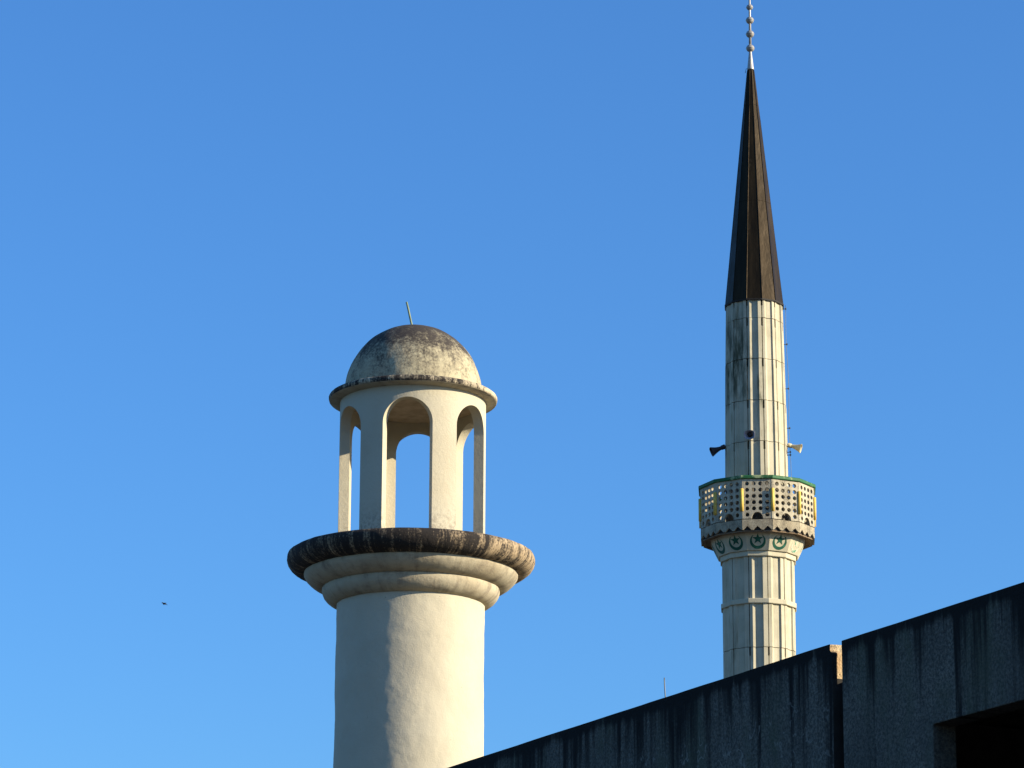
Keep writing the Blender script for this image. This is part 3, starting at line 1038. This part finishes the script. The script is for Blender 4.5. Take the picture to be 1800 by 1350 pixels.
# loose wire end at the spire tip
m = MB()
m.tube([(-5.5 * px, -0.02, f0 + 0.03), (-8.0 * px, -0.02, f0 + 0.02), (-8.6 * px, -0.02, f0 - 0.04), (-9.4 * px, -0.02, f0 - 0.12)], 0.010, 6)
m.build("loose_wire", M_STEEL, mn)

# lightning cable on stand-offs down the sunny side
ANG = 86
def shaft_R(z):
    pts = sorted([(q[1], q[0]) for q in lv] + [(z_spb, Rt)])
    for (za_, ra), (zb_, rb_) in zip(pts, pts[1:]):
        if za_ <= z <= zb_: return ra + (rb_ - ra) * (z - za_) / (zb_ - za_)
    return pts[0][1] if z < pts[0][0] else pts[-1][1]
ys = (545.5, 607.7, 685.6, 755.0, 797.0, 802.0)
zc_l = []
for y in ys:
    _, z = ml(y, 0)
    zc_l.append(z)
    rr3 = shaft_R(z)
    m = MB()
    m.tube([polar(rr3 - 0.03, ANG, z), polar(rr3 + 0.085, ANG, z + 0.01)], 0.011, 6)
    m.box(polar(rr3 + 0.09, ANG, z + 0.01), (0.05, 0.05, 0.045), R(ANG))
    m.build("cable_bracket", M_STEEL, mn)
m = MB()
cz = frange(zb + 0.4, z_spb, 0.35)
m.tube([polar(shaft_R(z) + 0.085 + 0.015 * math.sin(z * 2.1), ANG, z) for z in cz], 0.008, 6)
m.build("lightning_cable", M_STEEL, mn)

# ------------------------------------------------------------------ horn loudspeakers on the minaret
def horn(angle_deg, y_px, tilt, mats, label, size=1.0):
    _, z = ml(y_px, 0)
    a = R(angle_deg)
    base_r = shaft_R(z)
    w = MA.rot
    c, s = math.cos(w), math.sin(w)
    lx, ly, _ = polar(base_r - 0.01, angle_deg, 0)
    t = thing("horn_loudspeaker", label, "loudspeaker", (MA.x + lx * c - ly * s, MA.y + lx * s + ly * c, z), w + a, "horn loudspeakers on the minaret")
    # local -Y points outward; horn axis tilts down
    ct, st_ = math.cos(R(tilt)), math.sin(R(tilt))
    def T(u, v, d): return (u, -(0.12 + d * ct + v * st_), -d * st_ + v * ct)
    L = 0.36 * size
    prof = [(0.0, 0.055), (0.08, 0.062), (0.16, 0.082), (0.23, 0.110), (0.29, 0.143), (0.335, 0.174), (L, 0.19)]
    prof = [(d * size if d != L else d, r * size) for d, r in prof]
    m = MB()
    ns = 28
    vs_, fs = [], []
    full = prof + [(L + 0.012, 0.195 * size), (L + 0.010, 0.182 * size)] + [(d + 0.004, r - 0.012 * size) for d, r in prof[::-1][:-2]]
    for d, r in full:
        for i in range(ns):
            q = 2 * math.pi * i / ns
            ca, sa = math.cos(q), math.sin(q)
            e = 1.0 / (abs(ca) ** 3 + abs(sa) ** 3) ** (1 / 3) * 0.94       # rounded oblong mouth
            f = max(0.0, (r / size - 0.06) / 0.13)
            k_ = 1 + (e - 1) * f
            vs_.append(T(r * ca * k_ * (1 + 0.02 * f), r * sa * k_ * (1 - 0.18 * f), d))
    for j in range(len(full) - 1):
        for i in range(ns):
            n2 = (i + 1) % ns
            fs.append((j * ns + i, j * ns + n2, (j + 1) * ns + n2, (j + 1) * ns + i))
    m.add(vs_, fs, True)
    m.build("horn", mats[0], t)
    # the folded inner bell
    m = MB()
    vs_, fs = [], []
    pr = [(L * 0.15, 0.05 * size), (L * 0.55, 0.06 * size), (L * 0.78, 0.075 * size), (L * 0.80, 0.03 * size), (L * 0.86, 0.006)]
    for d, r in pr:
        for i in range(16):
            q = 2 * math.pi * i / 16
            vs_.append(T(r * math.cos(q), r * math.sin(q), d))
    for j in range(len(pr) - 1):
        for i in range(16):
            n2 = (i + 1) % 16
            fs.append((j * 16 + i, j * 16 + n2, (j + 1) * 16 + n2, (j + 1) * 16 + i))
    m.add(vs_, fs, True)
    m.build("inner_bell", mats[1], t)
    m = MB()
    m.tube([T(0, 0, -0.10 * size), T(0, 0, -0.09 * size), T(0, 0, 0.02)], 0.075 * size, 16)
    m.build("driver", mats[1], t)
    m = MB()
    m.tube([(0, 0.03, -0.02), (0, -0.06, -0.04), T(0, -0.05, 0.04)], 0.018, 8)
    m.box((0, -0.012, -0.02), (0.09, 0.02, 0.16))
    m.build("bracket", M_STEEL, t)
    return t

horn(-8.5, 779, 14, (M_HORNG, M_HORND), "grey horn loudspeaker facing forward on the middle of the ribbed shaft", 0.94)
horn(-82, 788, 24, (M_HORND, M_HORND), "black horn loudspeaker jutting left from the shaft above the balcony")
horn(84, 786, 18, (M_HORN, M_HORN), "cream sunlit horn loudspeaker jutting right from the shaft above the balcony", 0.92)

# ------------------------------------------------------------------ a distant bird
pb = at_distance(288.5, 1061, 130.0)
bird = thing("bird", "tiny dark bird gliding in the blue sky left of the domed tower", "bird", pb, R(20))
b = MB()
b.tube([(-0.09, 0, 0.03), (-0.06, 0, 0.022), (-0.02, 0, 0.01), (0.04, 0, -0.012), (0.08, 0, -0.024)], 0.022, 8)
b.lathe([(0.002, -0.02), (0.018, -0.012), (0.022, 0.0), (0.018, 0.012), (0.002, 0.02)], 8)
b.build("body", M_BIRD, bird)
for s in (-1, 1):
    b = MB()
    rt = [(-0.03, 0.0, 0.02), (0.03, 0.0, 0.0)]
    md = [(-0.03, 0.09 * s, 0.012), (0.035, 0.09 * s, -0.004)]
    tp = [(0.03, 0.19 * s, -0.006), (0.055, 0.19 * s, -0.014)]
    vs_ = []
    for pair in (rt, md, tp):
        for p in pair: vs_ += [p, (p[0], p[1], p[2] - 0.006)]
    fs = []
    for j in range(2):
        o = 4 * j
        fs += [(o, o + 2, o + 6, o + 4), (o + 1, o + 5, o + 7, o + 3), (o, o + 4, o + 5, o + 1), (o + 2, o + 3, o + 7, o + 6)]
    fs += [(0, 1, 3, 2), (8, 10, 11, 9)]
    b.add(vs_, fs)
    b.build("wing", M_BIRD, bird)
b = MB()
b.add([(0.07, 0.01, -0.02), (0.07, -0.01, -0.02), (0.13, -0.03, -0.04), (0.13, 0.03, -0.04),
       (0.07, 0.01, -0.026), (0.07, -0.01, -0.026), (0.13, -0.03, -0.046), (0.13, 0.03, -0.046)],
      [(0, 1, 2, 3), (7, 6, 5, 4), (0, 4, 5, 1), (1, 5, 6, 2), (2, 6, 7, 3), (3, 7, 4, 0)])
b.build("tail", M_BIRD, bird)
